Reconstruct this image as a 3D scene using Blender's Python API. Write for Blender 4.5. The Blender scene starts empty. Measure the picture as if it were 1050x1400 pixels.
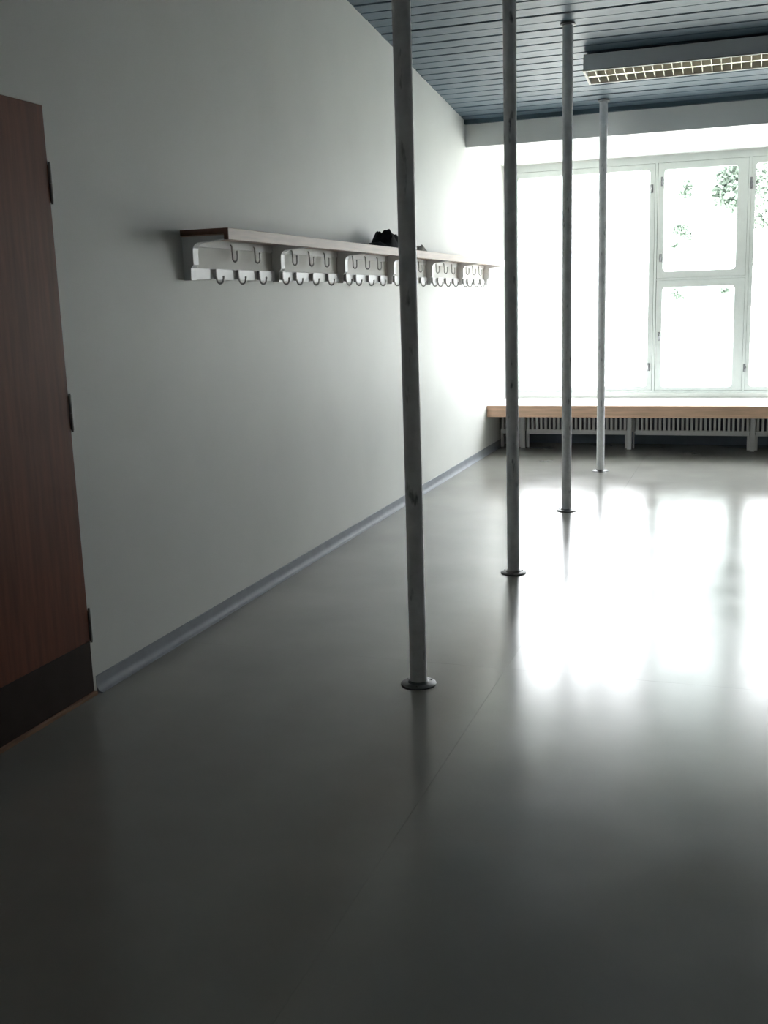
import bpy, bmesh, math, random
from mathutils import Vector, Matrix, noise

# ------------------------------------------------------------------ camera, sky, exposure
S = bpy.context.scene
COL = S.collection
cam_data = bpy.data.cameras.new('camera')
cam = bpy.data.objects.new('camera', cam_data)
COL.objects.link(cam)
YAW, PITCH, ROLL = 0.3376, -0.1966, -0.0316
fw = Vector((-math.sin(YAW) * math.cos(PITCH), math.cos(YAW) * math.cos(PITCH), math.sin(PITCH)))
rt = fw.cross(Vector((0, 0, 1))).normalized()
up = rt.cross(fw)
rt2 = math.cos(ROLL) * rt + math.sin(ROLL) * up
up2 = -math.sin(ROLL) * rt + math.cos(ROLL) * up
m3 = Matrix((rt2, up2, -fw)).transposed()
cam.matrix_world = Matrix.Translation((0, 0, 1.41)) @ m3.to_4x4()
cam_data.sensor_fit = 'VERTICAL'
cam_data.sensor_height = 36.0
cam_data.sensor_width = 27.0
cam_data.lens = 1440.2 / 1400 * 36.0
cam_data.clip_start = 0.05
cam_data.clip_end = 500
S.camera = cam

world = bpy.data.worlds.new('overcast_sky')
S.world = world
world.use_nodes = True
wn = world.node_tree
bg = wn.nodes['Background']
geo = wn.nodes.new('ShaderNodeTexCoord')
sep = wn.nodes.new('ShaderNodeSeparateXYZ')
ramp = wn.nodes.new('ShaderNodeValToRGB')
wn.links.new(geo.outputs['Generated'], sep.inputs[0])
wn.links.new(sep.outputs['Z'], ramp.inputs[0])
wn.links.new(ramp.outputs[0], bg.inputs['Color'])
ramp.color_ramp.elements[0].position = 0.0
ramp.color_ramp.elements[0].color = (0.33, 0.338, 0.345, 1)
ramp.color_ramp.elements[1].position = 1.0
ramp.color_ramp.elements[1].color = (0.95, 0.98, 1.0, 1)
bg.inputs['Strength'].default_value = 1.0

S.view_settings.view_transform = 'Standard'
S.view_settings.look = 'None'
S.view_settings.gamma = 1.0
S.view_settings.use_curve_mapping = False
S.view_settings.exposure = 4.82
S.cycles.use_denoising = True
S.cycles.max_bounces = 10
S.cycles.diffuse_bounces = 6
S.cycles.glossy_bounces = 5
S.cycles.transparent_max_bounces = 16
S.cycles.sample_clamp_indirect = 6.0
S.cycles.caustics_reflective = False
S.cycles.caustics_refractive = False

# ------------------------------------------------------------------ materials
def mat(name, col, rough=0.6, metal=0.0, var=0.06, scale=8.0, bump=0.0, bscale=60.0, spec=0.5, stretch=(1, 1, 1)):
    m = bpy.data.materials.new(name)
    m.use_nodes = True
    nt = m.node_tree
    b = nt.nodes['Principled BSDF']
    b.inputs['Roughness'].default_value = rough
    b.inputs['Metallic'].default_value = metal
    b.inputs['Specular IOR Level'].default_value = spec
    tc = nt.nodes.new('ShaderNodeTexCoord')
    mp = nt.nodes.new('ShaderNodeMapping')
    mp.inputs['Scale'].default_value = stretch
    nt.links.new(tc.outputs['Object'], mp.inputs[0])
    n = nt.nodes.new('ShaderNodeTexNoise')
    n.inputs['Scale'].default_value = scale
    n.inputs['Detail'].default_value = 5
    nt.links.new(mp.outputs[0], n.inputs['Vector'])
    r = nt.nodes.new('ShaderNodeValToRGB')
    lo = [max(0, c * (1 - var)) for c in col]
    hi = [min(1, c * (1 + var)) for c in col]
    r.color_ramp.elements[0].position = 0.3
    r.color_ramp.elements[1].position = 0.7
    r.color_ramp.elements[0].color = (*lo, 1)
    r.color_ramp.elements[1].color = (*hi, 1)
    nt.links.new(n.outputs['Fac'], r.inputs[0])
    nt.links.new(r.outputs[0], b.inputs['Base Color'])
    if bump > 0:
        n2 = nt.nodes.new('ShaderNodeTexNoise')
        n2.inputs['Scale'].default_value = bscale
        n2.inputs['Detail'].default_value = 4
        nt.links.new(mp.outputs[0], n2.inputs['Vector'])
        bp = nt.nodes.new('ShaderNodeBump')
        bp.inputs['Strength'].default_value = bump
        bp.inputs['Distance'].default_value = 0.004
        nt.links.new(n2.outputs['Fac'], bp.inputs['Height'])
        nt.links.new(bp.outputs[0], b.inputs['Normal'])
    return m

def glass_mat(name, tint):
    m = bpy.data.materials.new(name)
    m.use_nodes = True
    nt = m.node_tree
    nt.nodes.clear()
    out = nt.nodes.new('ShaderNodeOutputMaterial')
    tr = nt.nodes.new('ShaderNodeBsdfTransparent')
    tr.inputs[0].default_value = (*tint, 1)
    gl = nt.nodes.new('ShaderNodeBsdfGlossy')
    gl.inputs['Roughness'].default_value = 0.02
    lw = nt.nodes.new('ShaderNodeLayerWeight')      # Schlick reflection, the same on both faces of the pane
    lw.inputs[0].default_value = 0.5
    pw = nt.nodes.new('ShaderNodeMath')
    pw.operation = 'POWER'
    pw.inputs[1].default_value = 5.0
    nt.links.new(lw.outputs['Facing'], pw.inputs[0])
    fr = nt.nodes.new('ShaderNodeMath')
    fr.operation = 'MULTIPLY_ADD'
    fr.inputs[1].default_value = 0.96
    fr.inputs[2].default_value = 0.04
    nt.links.new(pw.outputs[0], fr.inputs[0])
    mx = nt.nodes.new('ShaderNodeMixShader')
    nt.links.new(fr.outputs[0], mx.inputs[0])
    nt.links.new(tr.outputs[0], mx.inputs[1])
    nt.links.new(gl.outputs[0], mx.inputs[2])
    nt.links.new(mx.outputs[0], out.inputs[0])
    return m

M = {}
M['wall'] = mat('wall_paint', (0.74, 0.745, 0.72), 0.55, var=0.025, scale=2.5, bump=0.12, bscale=180, spec=0.3)
M['side_wall'] = mat('beige_side_wall_paint', (0.28, 0.27, 0.25), 0.6, var=0.03)
M['soffit'] = mat('soffit_paint', (0.80, 0.81, 0.80), 0.6, var=0.02, scale=3)
M['ceil'] = mat('blue_grey_board_paint', (0.085, 0.130, 0.170), 0.5, var=0.10, scale=6, stretch=(1, 8, 8), bump=0.1, bscale=25)
M['ceil_back'] = mat('dark_ceiling_void', (0.03, 0.05, 0.07), 0.8)
M['blue_trim'] = mat('dark_blue_trim_paint', (0.06, 0.10, 0.13), 0.5)
M['skirt'] = mat('grey_vinyl_skirting', (0.27, 0.285, 0.315), 0.6, var=0.08, scale=14, spec=0.3)
M['skirt_dark'] = mat('slate_vinyl_skirting', (0.20, 0.24, 0.30), 0.5, var=0.08)
M['lino_dark'] = mat('lino_seam_base', (0.16, 0.155, 0.14), 0.6)
M['pole'] = mat('grey_steel_paint', (0.74, 0.745, 0.77), 0.38, metal=0.0, var=0.10, scale=20, bump=0.08, bscale=90)
M['flange'] = mat('dull_steel', (0.17, 0.17, 0.175), 0.45, metal=0.5, var=0.15, scale=30)
M['white_metal'] = mat('white_enamel', (0.74, 0.75, 0.76), 0.35, var=0.03)
M['hook'] = mat('grey_wire', (0.52, 0.52, 0.52), 0.4, metal=0.3, var=0.1)
M['shelf'] = mat('pale_beech_board', (0.60, 0.46, 0.38), 0.5, var=0.10, scale=7, stretch=(10, 0.7, 10))
M['shelf_end'] = mat('brown_end_grain', (0.15, 0.075, 0.05), 0.6, var=0.15, scale=40)
M['pine'] = mat('orange_pine', (0.70, 0.47, 0.33), 0.5, var=0.16, scale=5, stretch=(0.8, 10, 10))
M['ledge'] = mat('white_ledge_laminate', (0.80, 0.81, 0.80), 0.35, var=0.02)
M['frame'] = mat('white_window_paint', (0.60, 0.63, 0.61), 0.45, var=0.03, scale=12)
M['fitting'] = mat('worn_window_fitting', (0.22, 0.22, 0.23), 0.4, metal=0.6)
M['rad'] = mat('radiator_enamel', (0.78, 0.78, 0.78), 0.4, var=0.04)
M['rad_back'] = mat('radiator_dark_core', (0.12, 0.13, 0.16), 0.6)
M['door'] = mat('red_brown_door_veneer', (0.155, 0.045, 0.022), 0.55, var=0.22, scale=6, spec=0.25, stretch=(8, 8, 0.6))
M['kick'] = mat('dark_kickplate', (0.030, 0.018, 0.014), 0.6, spec=0.15, var=0.2, scale=12)
M['hinge'] = mat('dark_hinge_steel', (0.20, 0.20, 0.19), 0.45, metal=0.6)
M['threshold'] = mat('worn_wood_threshold', (0.24, 0.13, 0.07), 0.5, var=0.25, scale=9, stretch=(8, 1, 8))
M['alu'] = mat('bright_aluminium_louvre', (0.74, 0.69, 0.58), 0.45, metal=0.4, var=0.06, scale=18)
M['lamp'] = mat('lamp_grey_white_enamel', (0.82, 0.84, 0.86), 0.45, var=0.02)
M['rim'] = mat('dull_rim', (0.34, 0.33, 0.29), 0.5)
M['tube'] = mat('unlit_tube_glass', (0.42, 0.41, 0.37), 0.3, var=0.01)
M['black_cloth'] = mat('black_cloth', (0.012, 0.013, 0.019), 0.9, var=0.4, scale=25, bump=0.6, bscale=40, spec=0.2)
M['grey_cloth'] = mat('grey_cloth', (0.5, 0.48, 0.45), 0.9, var=0.2, scale=30, bump=0.4, spec=0.2)
M['ground'] = mat('pale_gravel_yard', (0.55, 0.55, 0.51), 0.9, var=0.12, scale=4, spec=0.2)
M['leaf'] = mat('summer_leaf', (0.27, 0.32, 0.27), 0.6, var=0.3, scale=1.5, spec=0.3)
M['bark'] = mat('tree_bark', (0.16, 0.14, 0.12), 0.9, var=0.3, scale=10, bump=0.5)
M['glass'] = glass_mat('clear_window_glass', (0.96, 0.965, 0.965))
M['glass_double'] = glass_mat('greenish_double_glass', (0.76, 0.785, 0.775))

def floor_material():
    m = mat('grey_green_lino', (0.26, 0.256, 0.236), 0.2, var=0.10, scale=1.6, spec=0.6)
    nt = m.node_tree
    b = nt.nodes['Principled BSDF']
    tc = nt.nodes.new('ShaderNodeTexCoord')
    n = nt.nodes.new('ShaderNodeTexNoise')
    n.inputs['Scale'].default_value = 3.5
    n.inputs['Detail'].default_value = 7
    n.inputs['Roughness'].default_value = 0.65
    nt.links.new(tc.outputs['Object'], n.inputs['Vector'])
    r = nt.nodes.new('ShaderNodeMapRange')
    r.inputs['From Min'].default_value = 0.3
    r.inputs['From Max'].default_value = 0.7
    r.inputs['To Min'].default_value = 0.16
    r.inputs['To Max'].default_value = 0.23
    nt.links.new(n.outputs['Fac'], r.inputs['Value'])
    nt.links.new(r.outputs[0], b.inputs['Roughness'])
    n2 = nt.nodes.new('ShaderNodeTexNoise')
    n2.inputs['Scale'].default_value = 2.2
    n2.inputs['Detail'].default_value = 3
    nt.links.new(tc.outputs['Object'], n2.inputs['Vector'])
    bp = nt.nodes.new('ShaderNodeBump')
    bp.inputs['Strength'].default_value = 0.06
    bp.inputs['Distance'].default_value = 0.005
    nt.links.new(n2.outputs['Fac'], bp.inputs['Height'])
    nt.links.new(bp.outputs[0], b.inputs['Normal'])
    return m
M['lino'] = floor_material()

def add_scuffs(m):
    """darker rubbed patches along the poles"""
    nt = m.node_tree
    b = nt.nodes['Principled BSDF']
    old = b.inputs['Base Color'].links[0].from_socket
    tc = nt.nodes.new('ShaderNodeTexCoord')
    oi = nt.nodes.new('ShaderNodeObjectInfo')
    ad = nt.nodes.new('ShaderNodeVectorMath')
    ad.operation = 'ADD'
    nt.links.new(tc.outputs['Object'], ad.inputs[0])
    nt.links.new(oi.outputs['Location'], ad.inputs[1])
    mp = nt.nodes.new('ShaderNodeMapping')
    mp.inputs['Scale'].default_value = (34, 34, 9)
    nt.links.new(ad.outputs[0], mp.inputs[0])
    n = nt.nodes.new('ShaderNodeTexNoise')
    n.inputs['Scale'].default_value = 1.0
    n.inputs['Detail'].default_value = 3
    nt.links.new(mp.outputs[0], n.inputs['Vector'])
    r = nt.nodes.new('ShaderNodeValToRGB')
    r.color_ramp.elements[0].position = 0.62
    r.color_ramp.elements[0].color = (0, 0, 0, 1)
    r.color_ramp.elements[1].position = 0.72
    r.color_ramp.elements[1].color = (1, 1, 1, 1)
    nt.links.new(n.outputs['Fac'], r.inputs[0])
    mx = nt.nodes.new('ShaderNodeMixRGB')
    mx.inputs[2].default_value = (0.20, 0.215, 0.25, 1)
    nt.links.new(r.outputs[0], mx.inputs[0])
    nt.links.new(old, mx.inputs[1])
    nt.links.new(mx.outputs[0], b.inputs['Base Color'])
add_scuffs(M['pole'])

def add_knots(m):
    """dark knots in the pine"""
    nt = m.node_tree
    b = nt.nodes['Principled BSDF']
    old = b.inputs['Base Color'].links[0].from_socket
    tc = nt.nodes.new('ShaderNodeTexCoord')
    v = nt.nodes.new('ShaderNodeTexVoronoi')
    v.inputs['Scale'].default_value = 4.2
    nt.links.new(tc.outputs['Object'], v.inputs['Vector'])
    r = nt.nodes.new('ShaderNodeValToRGB')
    r.color_ramp.elements[0].position = 0.05
    r.color_ramp.elements[0].color = (1, 1, 1, 1)
    r.color_ramp.elements[1].position = 0.16
    r.color_ramp.elements[1].color = (0, 0, 0, 1)
    nt.links.new(v.outputs['Distance'], r.inputs[0])
    mx = nt.nodes.new('ShaderNodeMixRGB')
    mx.inputs[2].default_value = (0.22, 0.08, 0.045, 1)
    nt.links.new(r.outputs[0], mx.inputs[0])
    nt.links.new(old, mx.inputs[1])
    nt.links.new(mx.outputs[0], b.inputs['Base Color'])
add_knots(M['pine'])

# ------------------------------------------------------------------ mesh helpers
def box(bm, x0, x1, y0, y1, z0, z1, bev=0.0):
    vs = [bm.verts.new((x, y, z)) for x in (x0, x1) for y in (y0, y1) for z in (z0, z1)]
    f = [(0, 1, 3, 2), (4, 6, 7, 5), (0, 4, 5, 1), (2, 3, 7, 6), (0, 2, 6, 4), (1, 5, 7, 3)]
    fs = [bm.faces.new([vs[i] for i in q]) for q in f]
    if bev > 0:
        es = list({e for fc in fs for e in fc.edges})
        bmesh.ops.bevel(bm, geom=es, offset=bev, segments=2, affect='EDGES', profile=0.6)
    return vs

def tube(bm, pts, r, seg=8):
    pts = [Vector(p) for p in pts]
    rings = []
    prev = None
    for i, p in enumerate(pts):
        a = pts[max(i - 1, 0)]
        c = pts[min(i + 1, len(pts) - 1)]
        t = (c - a).normalized()
        if prev is None:
            n = t.orthogonal().normalized()
        else:
            n = (prev - t * prev.dot(t)).normalized()
        prev = n
        b = t.cross(n)
        rr = r[i] if isinstance(r, (list, tuple)) else r
        rings.append([bm.verts.new(p + (n * math.cos(k * 2 * math.pi / seg) + b * math.sin(k * 2 * math.pi / seg)) * rr) for k in range(seg)])
    for i in range(len(rings) - 1):
        for k in range(seg):
            bm.faces.new((rings[i][k], rings[i][(k + 1) % seg], rings[i + 1][(k + 1) % seg], rings[i + 1][k]))
    bm.faces.new(rings[0][::-1])
    bm.faces.new(rings[-1])

def lathe(bm, prof, seg=32, z_shear=None):
    rings = []
    for (r, z) in prof:
        ring = []
        for k in range(seg):
            a = 2 * math.pi * k / seg
            x, y = r * math.cos(a), r * math.sin(a)
            ring.append(bm.verts.new((x, y, z + (z_shear * y if z_shear else 0))))
        rings.append(ring)
    for i in range(len(rings) - 1):
        for k in range(seg):
            bm.faces.new((rings[i][k], rings[i][(k + 1) % seg], rings[i + 1][(k + 1) % seg], rings[i + 1][k]))
    bm.faces.new(rings[0][::-1])
    bm.faces.new(rings[-1])

def prism(bm, prof, axis, a0, a1):
    """extrude a closed 2D profile along axis 'x' (prof = (y,z)) or 'y' (prof = (x,z))"""
    def v(p, a):
        return (a, p[0], p[1]) if axis == 'x' else (p[0], a, p[1])
    A = [bm.verts.new(v(p, a0)) for p in prof]
    B = [bm.verts.new(v(p, a1)) for p in prof]
    n = len(prof)
    for i in range(n):
        bm.faces.new((A[i], A[(i + 1) % n], B[(i + 1) % n], B[i]))
    bm.faces.new(A[::-1])
    bm.faces.new(B)

def ring_frame(bm, x0, x1, z0, z1, gx0, gx1, gz0, gz1, y0, y1, rad=0.03, n=5):
    """rectangular sash with a round-cornered opening, in the xz plane, y0..y1 deep"""
    corners = [((gx1 - rad, gz1 - rad), 0, (x1, z1)), ((gx0 + rad, gz1 - rad), 90, (x0, z1)),
               ((gx0 + rad, gz0 + rad), 180, (x0, z0)), ((gx1 - rad, gz0 + rad), 270, (x1, z0))]
    inner = []
    outer = []
    for (c, a, o) in corners:
        arc = []
        for k in range(n + 1):
            t = math.radians(a + 90 * k / n)
            arc.append((c[0] + rad * math.cos(t), c[1] + rad * math.sin(t)))
        inner.append(arc)
        outer.append(o)
    res = []
    for y in (y0, y1):
        I = [[bm.verts.new((p[0], y, p[1])) for p in arc] for arc in inner]
        O = [bm.verts.new((p[0], y, p[1])) for p in outer]
        for c in range(4):
            for k in range(n):
                bm.faces.new((O[c], I[c][k + 1], I[c][k]))
            d = (c + 1) % 4
            bm.faces.new((O[c], O[d], I[d][0], I[c][-1]))
        res.append((I, O))
    (I0, O0), (I1, O1) = res
    f0 = [v for arc in I0 for v in arc]
    f1 = [v for arc in I1 for v in arc]
    for k in range(len(f0)):
        j = (k + 1) % len(f0)
        bm.faces.new((f0[k], f0[j], f1[j], f1[k]))
    for c in range(4):
        d = (c + 1) % 4
        bm.faces.new((O0[c], O1[c], O1[d], O0[d]))

def finish(bm, name, material, parent=None, smooth=False, loc=None):
    bmesh.ops.recalc_face_normals(bm, faces=bm.faces[:])
    me = bpy.data.meshes.new(name)
    bm.to_mesh(me)
    bm.free()
    me.materials.append(material)
    if smooth:
        for p in me.polygons:
            p.use_smooth = True
        try:
            me.set_sharp_from_angle(angle=math.radians(40))
        except Exception:
            pass
    o = bpy.data.objects.new(name, me)
    COL.objects.link(o)
    if parent:
        o.parent = parent
    if loc:
        o.location = loc
    return o

def quick(name, material, parent, *boxes, bev=0.0, smooth=False, loc=None):
    bm = bmesh.new()
    for b in boxes:
        box(bm, *b, bev=bev)
    return finish(bm, name, material, parent, smooth, loc)

def struct(o, label=None):
    o['kind'] = 'structure'
    if label:
        o['label'] = label
    return o

def thing(name, label, cat, loc=(0, 0, 0), group=None):
    o = bpy.data.objects.new(name, None)
    o.empty_display_size = 0.1
    COL.objects.link(o)
    o.location = loc
    return tag(o, label, cat, group)

def tag(o, label, cat, group=None):
    o['label'] = label
    o['category'] = cat
    o['kind'] = 'thing'
    if group:
        o['group'] = group
    return o

def link_copy(o, parent, loc):
    c = o.copy()
    COL.objects.link(c)
    c.parent = parent
    c.location = loc
    return c

# ------------------------------------------------------------------ room shell
XL, XR = -2.296, 2.11           # left and right walls
YB, YW = -1.6, 10.30           # wall behind the camera, window wall
C0, C1 = 3.805, -0.10727       # the ceiling falls towards the windows
def zc(y): return C0 + C1 * y
YS, ZS = 8.866, 2.642          # soffit in front of the window bay

fl = struct(quick('floor', M['lino_dark'], None, (XL - .2, XR + .2, YB - .2, YW + .2, -.12, -.004)), 'glossy grey green vinyl floor with faint seams')
g = 0.0003
for (x0, x1, y0, y1) in [(XL, -.86, YB, 3.82), (-.86, 1.14, YB, 3.82), (1.14, XR, YB, 3.82),
                         (XL, -.86, 3.82, YW), (-.86, 1.14, 3.82, YW), (1.14, XR, 3.82, YW)]:
    quick('vinyl_sheet', M['lino'], fl, (x0 + g, x1 - g, y0 + g, y1 - g, -.004, 0))

# left wall with the doorway recess
DY0, DY1, DZ = 2.26, 3.175, 2.098
struct(quick('wall_left', M['wall'], None,
             (XL - .16, XL, YB, DY0, 0, 4.2), (XL - .16, XL, DY1, YW + .2, 0, 4.2), (XL - .16, XL, DY0, DY1, DZ, 4.2)),
       'long bare white painted wall carrying the coat rack')
struct(quick('wall_right', M['side_wall'], None, (XR, XR + .16, YB, YW + .2, 0, 4.2)), 'beige painted wall at the far right of the room')
struct(quick('wall_rear', M['wall'], None, (XL - .16, XR + .16, YB - .16, YB, 0, 4.2)), 'white painted wall behind the viewpoint')
struct(quick('wall_front', M['wall'], None,
             (XL, XR, YW, YW + .2, 0, .487), (XL, XR, YW, YW + .2, 2.634, 3.1)), 'white wall below and above the window band')

# ceiling: boards on a dark void
bm = bmesh.new()
prism(bm, [(YB - .2, zc(YB - .2) + .025), (YW + .3, zc(YW + .3) + .025), (YW + .3, zc(YW + .3) + .14), (YB - .2, zc(YB - .2) + .14)], 'x', XL - .2, XR + .2)
ceiling = struct(finish(bm, 'ceiling', M['ceil_back']), 'sloping ceiling of blue grey painted boards with dark joints')
pitch = 0.1226
k0 = int((YB - 7.009) / pitch) - 1
board_mesh = None
ang = math.atan(C1)
random.seed(3)
for k in range(k0, int((YS - 7.009) / pitch) + 1):
    ya, yb = 7.009 + k * pitch, 7.009 + (k + 1) * pitch
    if ya < YB or yb > YS + .05:
        continue
    wide = (k % 2 == 0)
    if board_mesh is None:
        board_mesh = {}
        for w in (True, False):
            bm = bmesh.new()
            ga, gb = (.0070, .0025) if w else (.0025, .0070)
            prism(bm, [(ga, .0), (ga + .004, -.006), (pitch - gb - .004, -.006), (pitch - gb, 0), (pitch - gb, .022), (ga, .022)], 'x', XL, XR)
            board_mesh[w] = finish(bm, 'ceiling_board', M['ceil'], ceiling)
            board_mesh[w]['_used'] = 0
    src = board_mesh[wide]
    if src['_used'] == 0:
        o = src
        src['_used'] = 1
    else:
        o = link_copy(src, ceiling, (0, 0, 0))
    o.location = (0, ya, zc(ya) + random.uniform(-.0012, .0012))
    o.rotation_euler = (ang, 0, 0)
for o in ceiling.children:
    if '_used' in o:
        del o['_used']

# soffit over the window bay and the dark blue strip along its top edge
struct(quick('trim_1', M['soffit'], None, (XL, XR, YS, YW + .02, ZS, zc(YS) + .02)), 'plain grey white soffit dropped in front of the window band')
struct(quick('trim_2', M['blue_trim'], None, (XL, XR, YS - .04, YS - .001, zc(YS) - .034, zc(YS) + .004)), 'dark blue strip where ceiling meets soffit')

# coved skirting on the left wall
def skirt_profile(s, x, h):
    p = [(x, 0.0), (x, h), (x + s * .004, h - .002), (x + s * .005, .030)]
    for i in range(1, 6):
        t = i / 5 * math.pi / 2
        p.append((x + s * (.005 + .024 * (1 - math.cos(t))), .030 - .028 * math.sin(t)))
    p.append((x + s * .030, 0.0))
    return p
for (nm, x, s, y0, y1) in [('baseboard_left', XL, 1, 3.197, YW - .012), ('baseboard_right', XR, -1, YB, YW - .012)]:
    bm = bmesh.new()
    prism(bm, skirt_profile(s, x, .062), 'y', y0, y1)
    struct(finish(bm, nm, M['skirt'], smooth=True), 'grey coved vinyl skirting strip')
struct(quick('baseboard_front', M['skirt_dark'], None, (XL, XR, YW - .010, YW, 0, .115)), 'dark slate skirting under the windows')

# ------------------------------------------------------------------ door in the left wall
door = struct(quick('door_1', M['door'], None, (XL - .03, XL + .012, DY0 + .004, DY1 - .006, .015, DZ - .004), bev=.0015), 'red brown veneered door with dark kick plate')
bm = bmesh.new()
box(bm, XL - .002, XL + .004, DY1 - .004, DY1 + .020, 0, DZ + .02)
box(bm, XL - .002, XL + .004, DY0 - .02, DY0 + .002, 0, DZ + .02)
box(bm, XL - .002, XL + .004, DY0 + .002, DY1 - .004, DZ - .001, DZ + .02)
finish(bm, 'door_frame', M['wall'], door)
quick('kick_plate', M['kick'], door, (XL + .012, XL + .0145, DY0 + .008, DY1 - .010, .018, .212), bev=.0008)
quick('threshold', M['threshold'], door, (XL - .10, XL + .022, DY0, DY1 + .002, 0.0, .013), bev=.003)
quick('door_edge_strip', M['hinge'], door, (XL - .028, XL - .004, DY1 - .006, DY1 - .004, .02, DZ - .01))
for (z0, z1) in [(1.780, 1.907), (.996, 1.121), (.21, .33)]:
    bm = bmesh.new()
    zm = (z0 + z1) / 2
    tube(bm, [(XL + .0135, DY1 + .001, z0), (XL + .0135, DY1 + .001, zm - .003)], .0052, 12)
    tube(bm, [(XL + .0135, DY1 + .001, zm - .001), (XL + .0135, DY1 + .001, z1)], .0049, 12)
    tube(bm, [(XL + .0135, DY1 + .001, z0 - .006), (XL + .0135, DY1 + .001, z0)], .0040, 10)
    tube(bm, [(XL + .0135, DY1 + .001, z1), (XL + .0135, DY1 + .001, z1 + .006)], .0040, 10)
    box(bm, XL + .004, XL + .012, DY1 - .004, DY1 + .010, z0 + .004, z1 - .004)
    finish(bm, 'hinge', M['hinge'], door, smooth=True)
bm = bmesh.new()
yh = DY0 + .07
tube(bm, [(XL + .012, yh, 1.03), (XL + .05, yh, 1.03), (XL + .058, yh + .012, 1.03), (XL + .058, yh + .12, 1.03)], .009, 10)
box(bm, XL + .012, XL + .016, yh - .022, yh + .022, .93, 1.12, bev=.001)
finish(bm, 'door_handle', M['hinge'], door, smooth=True)

# ------------------------------------------------------------------ windows
def add_window(n, x0, x1, kind, gl, gr):
    """outer frame, sash(es), panes and fittings of one window in the band"""
    Z0, Z1 = .487, 2.634
    bm = bmesh.new()
    t = .012
    box(bm, x0, x0 + t, YW + .0, YW + .12, Z0, Z1)
    box(bm, x1 - t, x1, YW + .0, YW + .12, Z0, Z1)
    box(bm, x0 + t, x1 - t, YW + .0, YW + .12, Z1 - .062, Z1)
    box(bm, x0 + t, x1 - t, YW - .004, YW + .12, Z0, Z0 + .018)
    if kind == 'casement':
        box(bm, x0 + t, x1 - t, YW + .006, YW + .12, 1.526, 1.546)
    # rebates behind the sashes
    box(bm, x0 + t, x0 + t + .02, YW + .062, YW + .118, Z0 + .018, Z1 - .062)
    box(bm, x1 - t - .02, x1 - t, YW + .062, YW + .118, Z0 + .018, Z1 - .062)
    box(bm, x0 + t + .02, x1 - t - .02, YW + .062, YW + .118, Z1 - .08, Z1 - .062)
    box(bm, x0 + t + .02, x1 - t - .02, YW + .062, YW + .118, Z0 + .018, Z0 + .036)
    if kind == 'casement':
        box(bm, x0 + t + .02, x1 - t - .02, YW + .062, YW + .118, 1.510, 1.526)
        box(bm, x0 + t + .02, x1 - t - .02, YW + .062, YW + .118, 1.546, 1.562)
    w = finish(bm, 'window_%d' % n, M['frame'])
    struct(w, {'fixed': 'wide single pane window in a white frame', 'casement': 'narrow window of two stacked white sashes'}[kind])
    sashes = [(Z0 + .020, Z1 - .064, .546, 2.518)] if kind == 'fixed' else [(1.548, Z1 - .064, 1.606, 2.511), (Z0 + .020, 1.524, .540, 1.462)]
    for (sz0, sz1, gz0, gz1) in sashes:
        bm = bmesh.new()
        ring_frame(bm, x0 + t + .002, x1 - t - .002, sz0, sz1, gl, gr, gz0, gz1, YW + .004, YW + .06)
        s = finish(bm, 'sash', M['frame'], w)
        quick('pane', M['glass'] if kind == 'fixed' else M['glass_double'], s, (gl - .012, gr + .012, YW + .030, YW + .036, gz0 - .012, gz1 + .012))
        # fittings on both stiles
        def fit(x, z, h, lean=0.0):
            bm = bmesh.new()
            box(bm, x - .011, x + .011, YW - .002, YW + .005, z - h / 2, z + h / 2, bev=.002)
            tube(bm, [(x, YW - .004, z - h * .42), (x + lean, YW - .018, z), (x, YW - .004, z + h * .42)], [.006, .009, .006], 8)
            finish(bm, 'window_catch', M['fitting'], s, smooth=True)
        if kind == 'fixed':
            fit(x1 - .040, 2.352, .075)
            fit(x1 - .042, .729, .075)
            if n > 1:
                fit(x0 + .010, 2.349, .10, .01)
                fit(x0 + .006, .714, .075, .01)
        elif sz0 > 1:
            fit(x0 + .050, 2.411, .08)
            fit(x0 + .048, 1.731, .07)
        else:
            fit(x0 + .048, 1.014, .08)
    return w
xa = XL
n = 1
edges = [(-2.296, -.877, 'fixed', -2.163, -.936), (-.877, -.068, 'casement', -.810, -.170), (-.068, 1.30, 'fixed', -.020, 1.24),
         (1.30, 2.11, 'casement', 1.367, 2.007), ]
for (x0, x1, kind, gl, gr) in edges:
    add_window(n, x0, x1, kind, gl, gr)
    n += 1

# ------------------------------------------------------------------ window ledge
BY = 9.495
ledge = thing('window_ledge', 'deep white window ledge with an orange pine front edge over the radiators', 'ledge', (0, BY, 0))
quick('ledge_board', M['ledge'], ledge, (XL + .002, XR - .002, .024, YW - BY - .001, .408, .441), bev=.001)
for (x0, x1) in [(XL + .002, .62), (.622, XR - .002)]:
    quick('front_board', M['pine'], ledge, (x0, x1, 0, .023, .338, .444), bev=.002)
supports = [-2.043, -1.046, .030, 1.06, 2.06]
for x in supports:
    bm = bmesh.new()
    box(bm, x - .020, x + .020, .385, .425, 0, .408, bev=.002)
    box(bm, x - .020, x + .020, .426, .79, .36, .408, bev=.002)
    finish(bm, 'leg', M['white_metal'], ledge)

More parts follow.
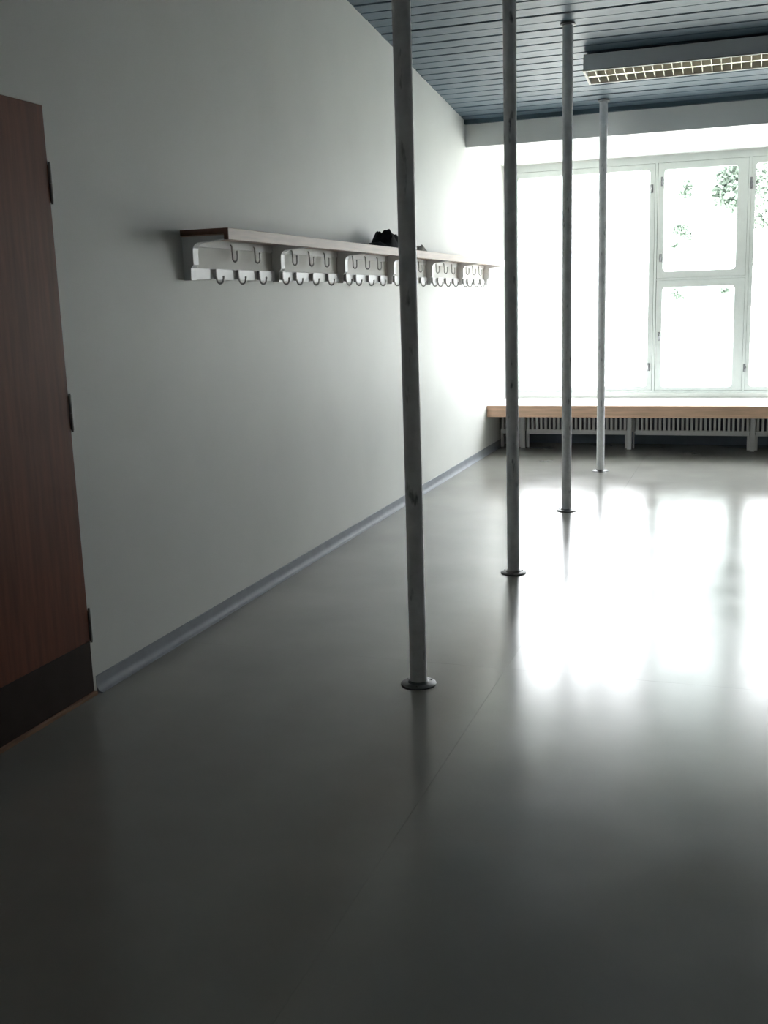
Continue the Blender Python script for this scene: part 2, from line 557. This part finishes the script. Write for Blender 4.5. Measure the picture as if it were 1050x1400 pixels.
# ------------------------------------------------------------------ radiators
rad_names = ['short pale radiator end in the room corner behind the second pole', 'pale finned radiator under the ledge, crossed by the two far poles',
             'pale finned radiator with a thin bent pipe beside the middle ledge leg', 'pale finned radiator under the ledge, cut off by the right edge of the photo']
spans = [(XL + .03, supports[0] - .024), (supports[0] + .024, supports[1] - .024), (supports[1] + .05, supports[2] - .024), (supports[2] + .024, supports[3] - .024)]
fin = None
for i, (x0, x1) in enumerate(spans):
    r = thing('radiator', rad_names[i], 'radiator', (x0, 9.93, 0), 'finned radiators under the window ledge')
    L = x1 - x0
    quick('bottom_rail', M['rad'], r, (0, L, 0, .055, .130, .172), bev=.004)
    quick('top_rail', M['rad'], r, (0, L, 0, .055, .365, .395), bev=.004)
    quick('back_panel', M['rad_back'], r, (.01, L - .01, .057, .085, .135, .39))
    nf = max(2, int(round(L / .0405)))
    for k in range(nf):
        xx = (k + .5) * L / nf
        if fin is None:
            fin = quick('fin', M['rad'], r, (-.0105, .0105, .004, .056, .168, .369), bev=.003)
            fin.location = (xx, 0, 0)
        else:
            link_copy(fin, r, (xx, 0, 0))
    # pipe rising beside the leg, with a bend at its foot
    bm = bmesh.new()
    xp = -.024 if i == 2 else L * .5
    if i == 2:
        tube(bm, [(.012, .03, .16), (-.014, .03, .150), (-.018, .03, .12), (-.018, .03, .045), (-.022, .03, .032)], .0085, 10)
        tube(bm, [(-.018, .03, .14), (-.018, .03, .36), (.01, .03, .38)], .0085, 10)
        tube(bm, [(-.018, .03, .05), (-.018, .03, 0)], .0085, 10)
        finish(bm, 'pipe', M['rad'], r, smooth=True)
    else:
        box(bm, -.004, .022, .02, .05, 0, .135, bev=.002)
        finish(bm, 'foot', M['rad'], r)
    bm = bmesh.new()
    box(bm, L - .022, L + .004, .02, .05, 0, .135, bev=.002)
    finish(bm, 'foot', M['rad'], r)

# ------------------------------------------------------------------ coat rack on the left wall
rack = thing('coat_rack', 'long wall mounted coat rack with beech shelf, white brackets and wire hooks', 'coat rack', (XL, 4.06, 1.53))
RY0, RY1 = 0.0, 5.40            # local y along the wall, local x out of the wall, local z from the hook rail's foot
sh = quick('shelf_board', M['shelf'], rack, (.001, .205, RY0, RY1, .176, .203), bev=.001)
quick('front_lip', M['shelf'], sh, (.206, .226, RY0, RY1, .156, .203), bev=.002)
quick('end_edge', M['shelf_end'], sh, (.001, .226, RY0 - .004, RY0 - .0005, .180, .203), (.206, .226, RY0 - .004, RY0 - .0005, .156, .180))
quick('hook_rail', M['white_metal'], rack, (.001, .012, RY0 + .06, RY1 - .02, 0, .050), bev=.002)
quick('upper_hook_rail', M['white_metal'], rack, (.001, .008, RY0 + .06, RY1 - .02, .140, .170), bev=.001)
bm = bmesh.new()
# bracket: channel leg on the wall and a tapering arm under the shelf
prof = [(.001, -.004), (.001, .1755), (.203, .1755), (.203, .160), (.075, .150), (.060, .142), (.052, .128), (.050, .11), (.050, .060), (.036, .046), (.034, -.004)]
A = [bm.verts.new((p[0], -.0225, p[1])) for p in prof]
B = [bm.verts.new((p[0], .0225, p[1])) for p in prof]
for i in range(len(prof)):
    j = (i + 1) % len(prof)
    bm.faces.new((A[i], A[j], B[j], B[i]))
bm.faces.new(A)
bm.faces.new(B)
br = finish(bm, 'bracket', M['white_metal'], rack)
br.location = (0, .030, 0)
for i in range(1, 7):
    link_copy(br, rack, (0, .030 + .893 * i, 0))
# lower coat hook: flat dark stem on the rail, then a wire curl
bm = bmesh.new()
box(bm, .012, .027, -.006, .006, .004, .047, bev=.002)
pts = [(.025, 0, .010)]
for i in range(9):
    t = math.pi * (1.0 + i / 8)
    pts.append((.042 + .016 * math.cos(t), 0, .002 + .018 * math.sin(t)))
pts.append((.060, 0, .010))
tube(bm, pts, .0045, 8)
bmesh.ops.create_icosphere(bm, subdivisions=1, radius=.0065, matrix=Matrix.Translation((.060, 0, .012)))
hk = finish(bm, 'coat_hook', M['hook'], rack, smooth=True)
hk.location = (0, .255, 0)
bm = bmesh.new()
pts = [(.008, 0, .160), (.014, 0, .155), (.016, 0, .115)]
for i in range(9):
    t = math.pi * (1.0 + i / 8)
    pts.append((.028 + .0125 * math.cos(t), 0, .100 + .016 * math.sin(t)))
pts.append((.041, 0, .126))
tube(bm, pts, .0042, 8)
bmesh.ops.create_icosphere(bm, subdivisions=1, radius=.006, matrix=Matrix.Translation((.041, 0, .128)))
hu = finish(bm, 'hat_hook', M['hook'], rack, smooth=True)
hu.location = (0, .44, 0)
for i in range(6):
    for j in range(4):
        y = .030 + .893 * i + .2233 * (j + 1)
        if not (i == 0 and j == 0) and y < RY1 - .03:
            if j == 3:
                c = link_copy(hk, rack, (.022, y, 0))
            else:
                link_copy(hk, rack, (0, y, 0))
        if j < 3 and not (i == 0 and j < 2):
            link_copy(hu, rack, (0, y - .02, 0))

# ------------------------------------------------------------------ things on the shelf
def heap(name, L, W, H, peaks, material, seed, loc):
    """a crumpled cloth: closed lens-shaped sheet with folds"""
    bm = bmesh.new()
    nu, nv = 46, 16
    top, bot = {}, {}
    for i in range(nu + 1):
        for j in range(nv + 1):
            u, v = i / nu, j / nv
            edge = min(1, 5 * min(u, 1 - u)) ** .7 * min(1, 4 * min(v, 1 - v)) ** .6
            h = 0
            for (pu, ph, pw) in peaks:
                h = max(h, ph * math.exp(-((u - pu) / pw) ** 2))
            f = noise.noise((u * 9 + seed, v * 3.5, 0)) * .25 + abs(noise.noise((u * 17, v * 7 + seed, 3))) * .30
            x = (v - .5) * W * (.75 + .25 * math.sin(u * math.pi)) + .006 * noise.noise((u * 11, seed, v))
            y = (u - .5) * L + .01 * noise.noise((v * 6, u * 3, seed))
            z = max(.003, H * edge * h * (.85 + f))
            top[i, j] = bm.verts.new((x, y, z))
            bot[i, j] = top[i, j] if (i in (0, nu) or j in (0, nv)) else bm.verts.new((x, y, .0005))
    for i in (0, nu):
        for j in range(nv + 1):
            top[i, j].co.z = .0015
    for j in (0, nv):
        for i in range(nu + 1):
            top[i, j].co.z = .0015
    for i in range(nu):
        for j in range(nv):
            bm.faces.new((top[i, j], top[i + 1, j], top[i + 1, j + 1], top[i, j + 1]))
            q = [bot[i, j], bot[i, j + 1], bot[i + 1, j + 1], bot[i + 1, j]]
            if len(set(q)) == 4 and not all(a is b for a, b in zip(q, [top[i, j], top[i, j + 1], top[i + 1, j + 1], top[i + 1, j]])):
                bm.faces.new(q)
    return finish(bm, name, material, None, True, loc)
gar = heap('black_garment', .70, .16, .108, [(.12, .42, .16), (.42, 1.08, .13), (.60, .95, .15), (.80, .55, .18)], M['black_cloth'], 2.3, (XL + .115, 6.44, 1.7335))
tag(gar, 'crumpled black garment lying on the coat rack shelf, half behind a pole', 'clothing')
rag = heap('grey_rag', .16, .07, .045, [(.5, 1.0, .4)], M['grey_cloth'], 7.1, (XL + .150, 7.03, 1.7335))
tag(rag, 'small grey scrap of cloth on the shelf beyond the black garment', 'cloth')

# ------------------------------------------------------------------ the row of poles
pole_labels = ['grey steel pole nearest the viewer, standing in front of the coat rack', 'grey steel pole second from the viewer, crossing the left edge of the windows',
               'grey steel pole third from the viewer, its top plate touching the blue ceiling', 'grey steel pole farthest from the viewer, closest to the window ledge']
PX = -1.140
for i in range(4):
    y = 3.580 + i * 1.682
    h = zc(y) - .006
    p = thing('steel_pole', pole_labels[i], 'pole', (PX, y, 0), 'row of floor to ceiling poles')
    bm = bmesh.new()
    lathe(bm, [(.0313, .004), (.0313, h * .25), (.0313, h * .5), (.0313, h * .75), (.0313, h - .004)], 40)
    finish(bm, 'shaft', M['pole'], p, smooth=True)
    bm = bmesh.new()
    lathe(bm, [(.066, 0), (.066, .004), (.060, .0075), (.040, .009), (.036, .014), (.0318, .016), (.0318, .0)], 40)
    finish(bm, 'floor_flange', M['flange'], p, smooth=True)
    bm = bmesh.new()
    lathe(bm, [(.0318, -.016), (.038, -.012), (.046, -.010), (.046, 0), (.0318, 0)], 36, z_shear=C1)
    finish(bm, 'ceiling_flange', M['flange'], p, smooth=True, loc=(0, 0, h))
    for a in range(3):
        t = math.radians(a * 120 + 40)
        bm = bmesh.new()
        lathe(bm, [(.0045, .0), (.0045, .0025), (.002, .0035)], 8)
        finish(bm, 'screw', M['hinge'], p, smooth=True, loc=(.052 * math.cos(t), .052 * math.sin(t), .0082))

# ------------------------------------------------------------------ fluorescent lamp under the ceiling
lamp = thing('ceiling_lamp', 'long unlit fluorescent ceiling lamp with a shiny louvre grid', 'lamp', (-1.125, 7.49, zc(7.49) - .006))
lamp.rotation_euler = (ang, 0, 0)
LL, LW, LT, LB = 1.56, .30, -.022, -.120
bm = bmesh.new()
box(bm, 0, LL, 0, .006, LB, LT)
box(bm, 0, LL, LW - .006, LW, LB, LT)
box(bm, 0, .006, .006, LW - .006, LB, LT)
box(bm, LL - .006, LL, .006, LW - .006, LB, LT)
box(bm, 0, LL, 0, LW, LT, LT + .004)
finish(bm, 'housing', M['lamp'], lamp)
for x in (.3, LL - .3):
    quick('spacer', M['lamp'], lamp, (x - .03, x + .03, .10, .20, LT + .004, .0))
bm = bmesh.new()
box(bm, -.003, LL + .003, -.003, .014, LB - .006, LB)
box(bm, -.003, LL + .003, LW - .014, LW + .003, LB - .006, LB)
box(bm, -.003, .012, .014, LW - .014, LB - .006, LB)
box(bm, LL - .012, LL + .003, .014, LW - .014, LB - .006, LB)
finish(bm, 'louvre_rim', M['rim'], lamp)
for (ya, yb) in [(.016, .055), (LW - .055, LW - .016)]:
    bm = bmesh.new()
    s = 1 if ya < .1 else -1
    base = .016 if s > 0 else LW - .016
    pts = [(base, LB - .002), (base + s * .008, LB + .030), (base + s * .030, LB + .060), (base + s * .05, LB + .075)]
    prism(bm, pts + [(q[0] - s * .002, q[1] + .002) for q in pts[::-1]], 'x', .012, LL - .012)
    finish(bm, 'side_reflector', M['alu'], lamp, smooth=True)
bm = bmesh.new()
prism(bm, [(LW / 2 - .010, LB), (LW / 2 + .010, LB), (LW / 2 + .022, LB + .06), (LW / 2 - .022, LB + .06)], 'x', .012, LL - .012)
finish(bm, 'centre_reflector', M['alu'], lamp)
nb = 24
bl = None
for k in range(nb):
    xx = .012 + (k + 1) * (LL - .024) / (nb + 1)
    if bl is None:
        bm = bmesh.new()
        for (a, b_) in [(.018, LW / 2 - .014), (LW / 2 + .014, LW - .018)]:
            A = [bm.verts.new(v) for v in ((-.002, a, LB - .001), (.002, a, LB - .001), (.005, a, LB + .040), (-.005, a, LB + .040))]
            B = [bm.verts.new(v) for v in ((-.002, b_, LB - .001), (.002, b_, LB - .001), (.005, b_, LB + .040), (-.005, b_, LB + .040))]
            for i in range(4):
                bm.faces.new((A[i], A[(i + 1) % 4], B[(i + 1) % 4], B[i]))
            bm.faces.new(A)
            bm.faces.new(B)
        bl = finish(bm, 'louvre_blade', M['alu'], lamp)
        bl.location = (xx, 0, 0)
    else:
        link_copy(bl, lamp, (xx, 0, 0))
for yy in (.085, LW - .085):
    bm = bmesh.new()
    tube(bm, [(.02, yy, LB + .066), (LL - .02, yy, LB + .066)], .013, 14)
    finish(bm, 'tube', M['tube'], lamp, smooth=True)

# ------------------------------------------------------------------ outside
struct(quick('ground', M['ground'], None, (-60, 60, YW + .25, 130, -.6, -.35)), 'pale open yard outside the windows')

def tree(loc, height, clusters, label, seed):
    rnd = random.Random(seed)
    t = thing('tree', label, 'tree', loc)
    bm = bmesh.new()
    top = Vector((rnd.uniform(-.2, .2), rnd.uniform(-.2, .2), height))
    trunk = [Vector((0, 0, 0)).lerp(top, k / 7) + Vector((.08 * math.sin(k * 1.7), .06 * math.cos(k * 1.3) - .06, 0)) for k in range(8)]
    tube(bm, trunk, [.17, .15, .135, .12, .10, .08, .06, .03], 12)
    finish(bm, 'trunk', M['bark'], t, smooth=True)
    leaves = bmesh.new()
    for (c, r, n) in clusters:
        c = Vector(c)
        # branch
        bm = bmesh.new()
        zt = min(max(c.z + abs(c.x) * .25, 1.2), height * .97)
        a = trunk[min(7, int(zt / height * 7))]
        mid = a.lerp(c, .55) + Vector((0, 0, .25))
        tube(bm, [a, a.lerp(mid, .5) + Vector((0, 0, .06)), mid, mid.lerp(c, .6) + Vector((0, 0, .05)), c], [.022, .014, .009, .005, .003], 6)
        finish(bm, 'branch', M['bark'], t, smooth=True)
        for _ in range(n):
            d = Vector((rnd.gauss(0, 1), rnd.gauss(0, 1), rnd.gauss(0, .8)))
            d = d.normalized() * r * rnd.random() ** .5
            p = c + d
            nrm = Vector((rnd.gauss(0, 1), rnd.gauss(0, 1), rnd.gauss(.4, 1))).normalized()
            ax = nrm.orthogonal().normalized()
            ax.rotate(Matrix.Rotation(rnd.uniform(0, 6.28), 3, nrm))
            s = rnd.uniform(.035, .06)
            w = nrm.cross(ax) * s * .55
            q = [p - ax * s, p + w + nrm * .3 * w.length, p + ax * s, p - w + nrm * .3 * w.length]
            v = [leaves.verts.new(k) for k in q]
            leaves.faces.new((v[0], v[1], v[2]))
            leaves.faces.new((v[0], v[2], v[3]))
    o = finish(leaves, 'foliage', M['leaf'], t)
    o['kind'] = 'stuff'
    return t

TX, TY = 1.9, 16.6
def rel(x, z, y=16.0, r=.16, n=260):
    return ((x - TX, y - TY, z + .35), r, n)
cl = [rel(-.42, 2.99, r=.14, n=300), rel(-.30, 3.04, r=.13, n=260), rel(-.45, 2.74, r=.17, n=380), rel(-.28, 2.62, r=.15, n=260), rel(-.15, 2.83, r=.14, n=160),
      rel(-.93, 2.90, r=.075, n=120), rel(-.96, 2.80, r=.085, n=150), rel(-1.02, 2.30, r=.10, n=130), rel(-.93, 2.20, r=.07, n=70), rel(-1.10, 2.08, r=.055, n=50),
      rel(.06, 2.90, r=.17, n=260), rel(.10, 2.62, r=.18, n=280), rel(.06, 2.34, r=.12, n=150), rel(.45, 2.75, r=.30, n=500), rel(.5, 3.3, r=.35, n=600),
      rel(-1.08, 1.385, r=.07, n=80), rel(-.99, 1.37, r=.05, n=40), rel(-.40, 1.42, r=.06, n=45), rel(-1.40, 1.40, r=.045, n=25),
      rel(.0, 3.5, r=.5, n=700), rel(1.0, 3.6, r=.6, n=1100), rel(1.9, 4.2, r=.8, n=1500), rel(2.8, 3.4, r=.6, n=900), rel(1.2, 2.2, r=.35, n=350)]
tree((TX, TY, -.35), 5.2, cl, 'leafy green tree hanging its twigs in front of the narrow window', 5)
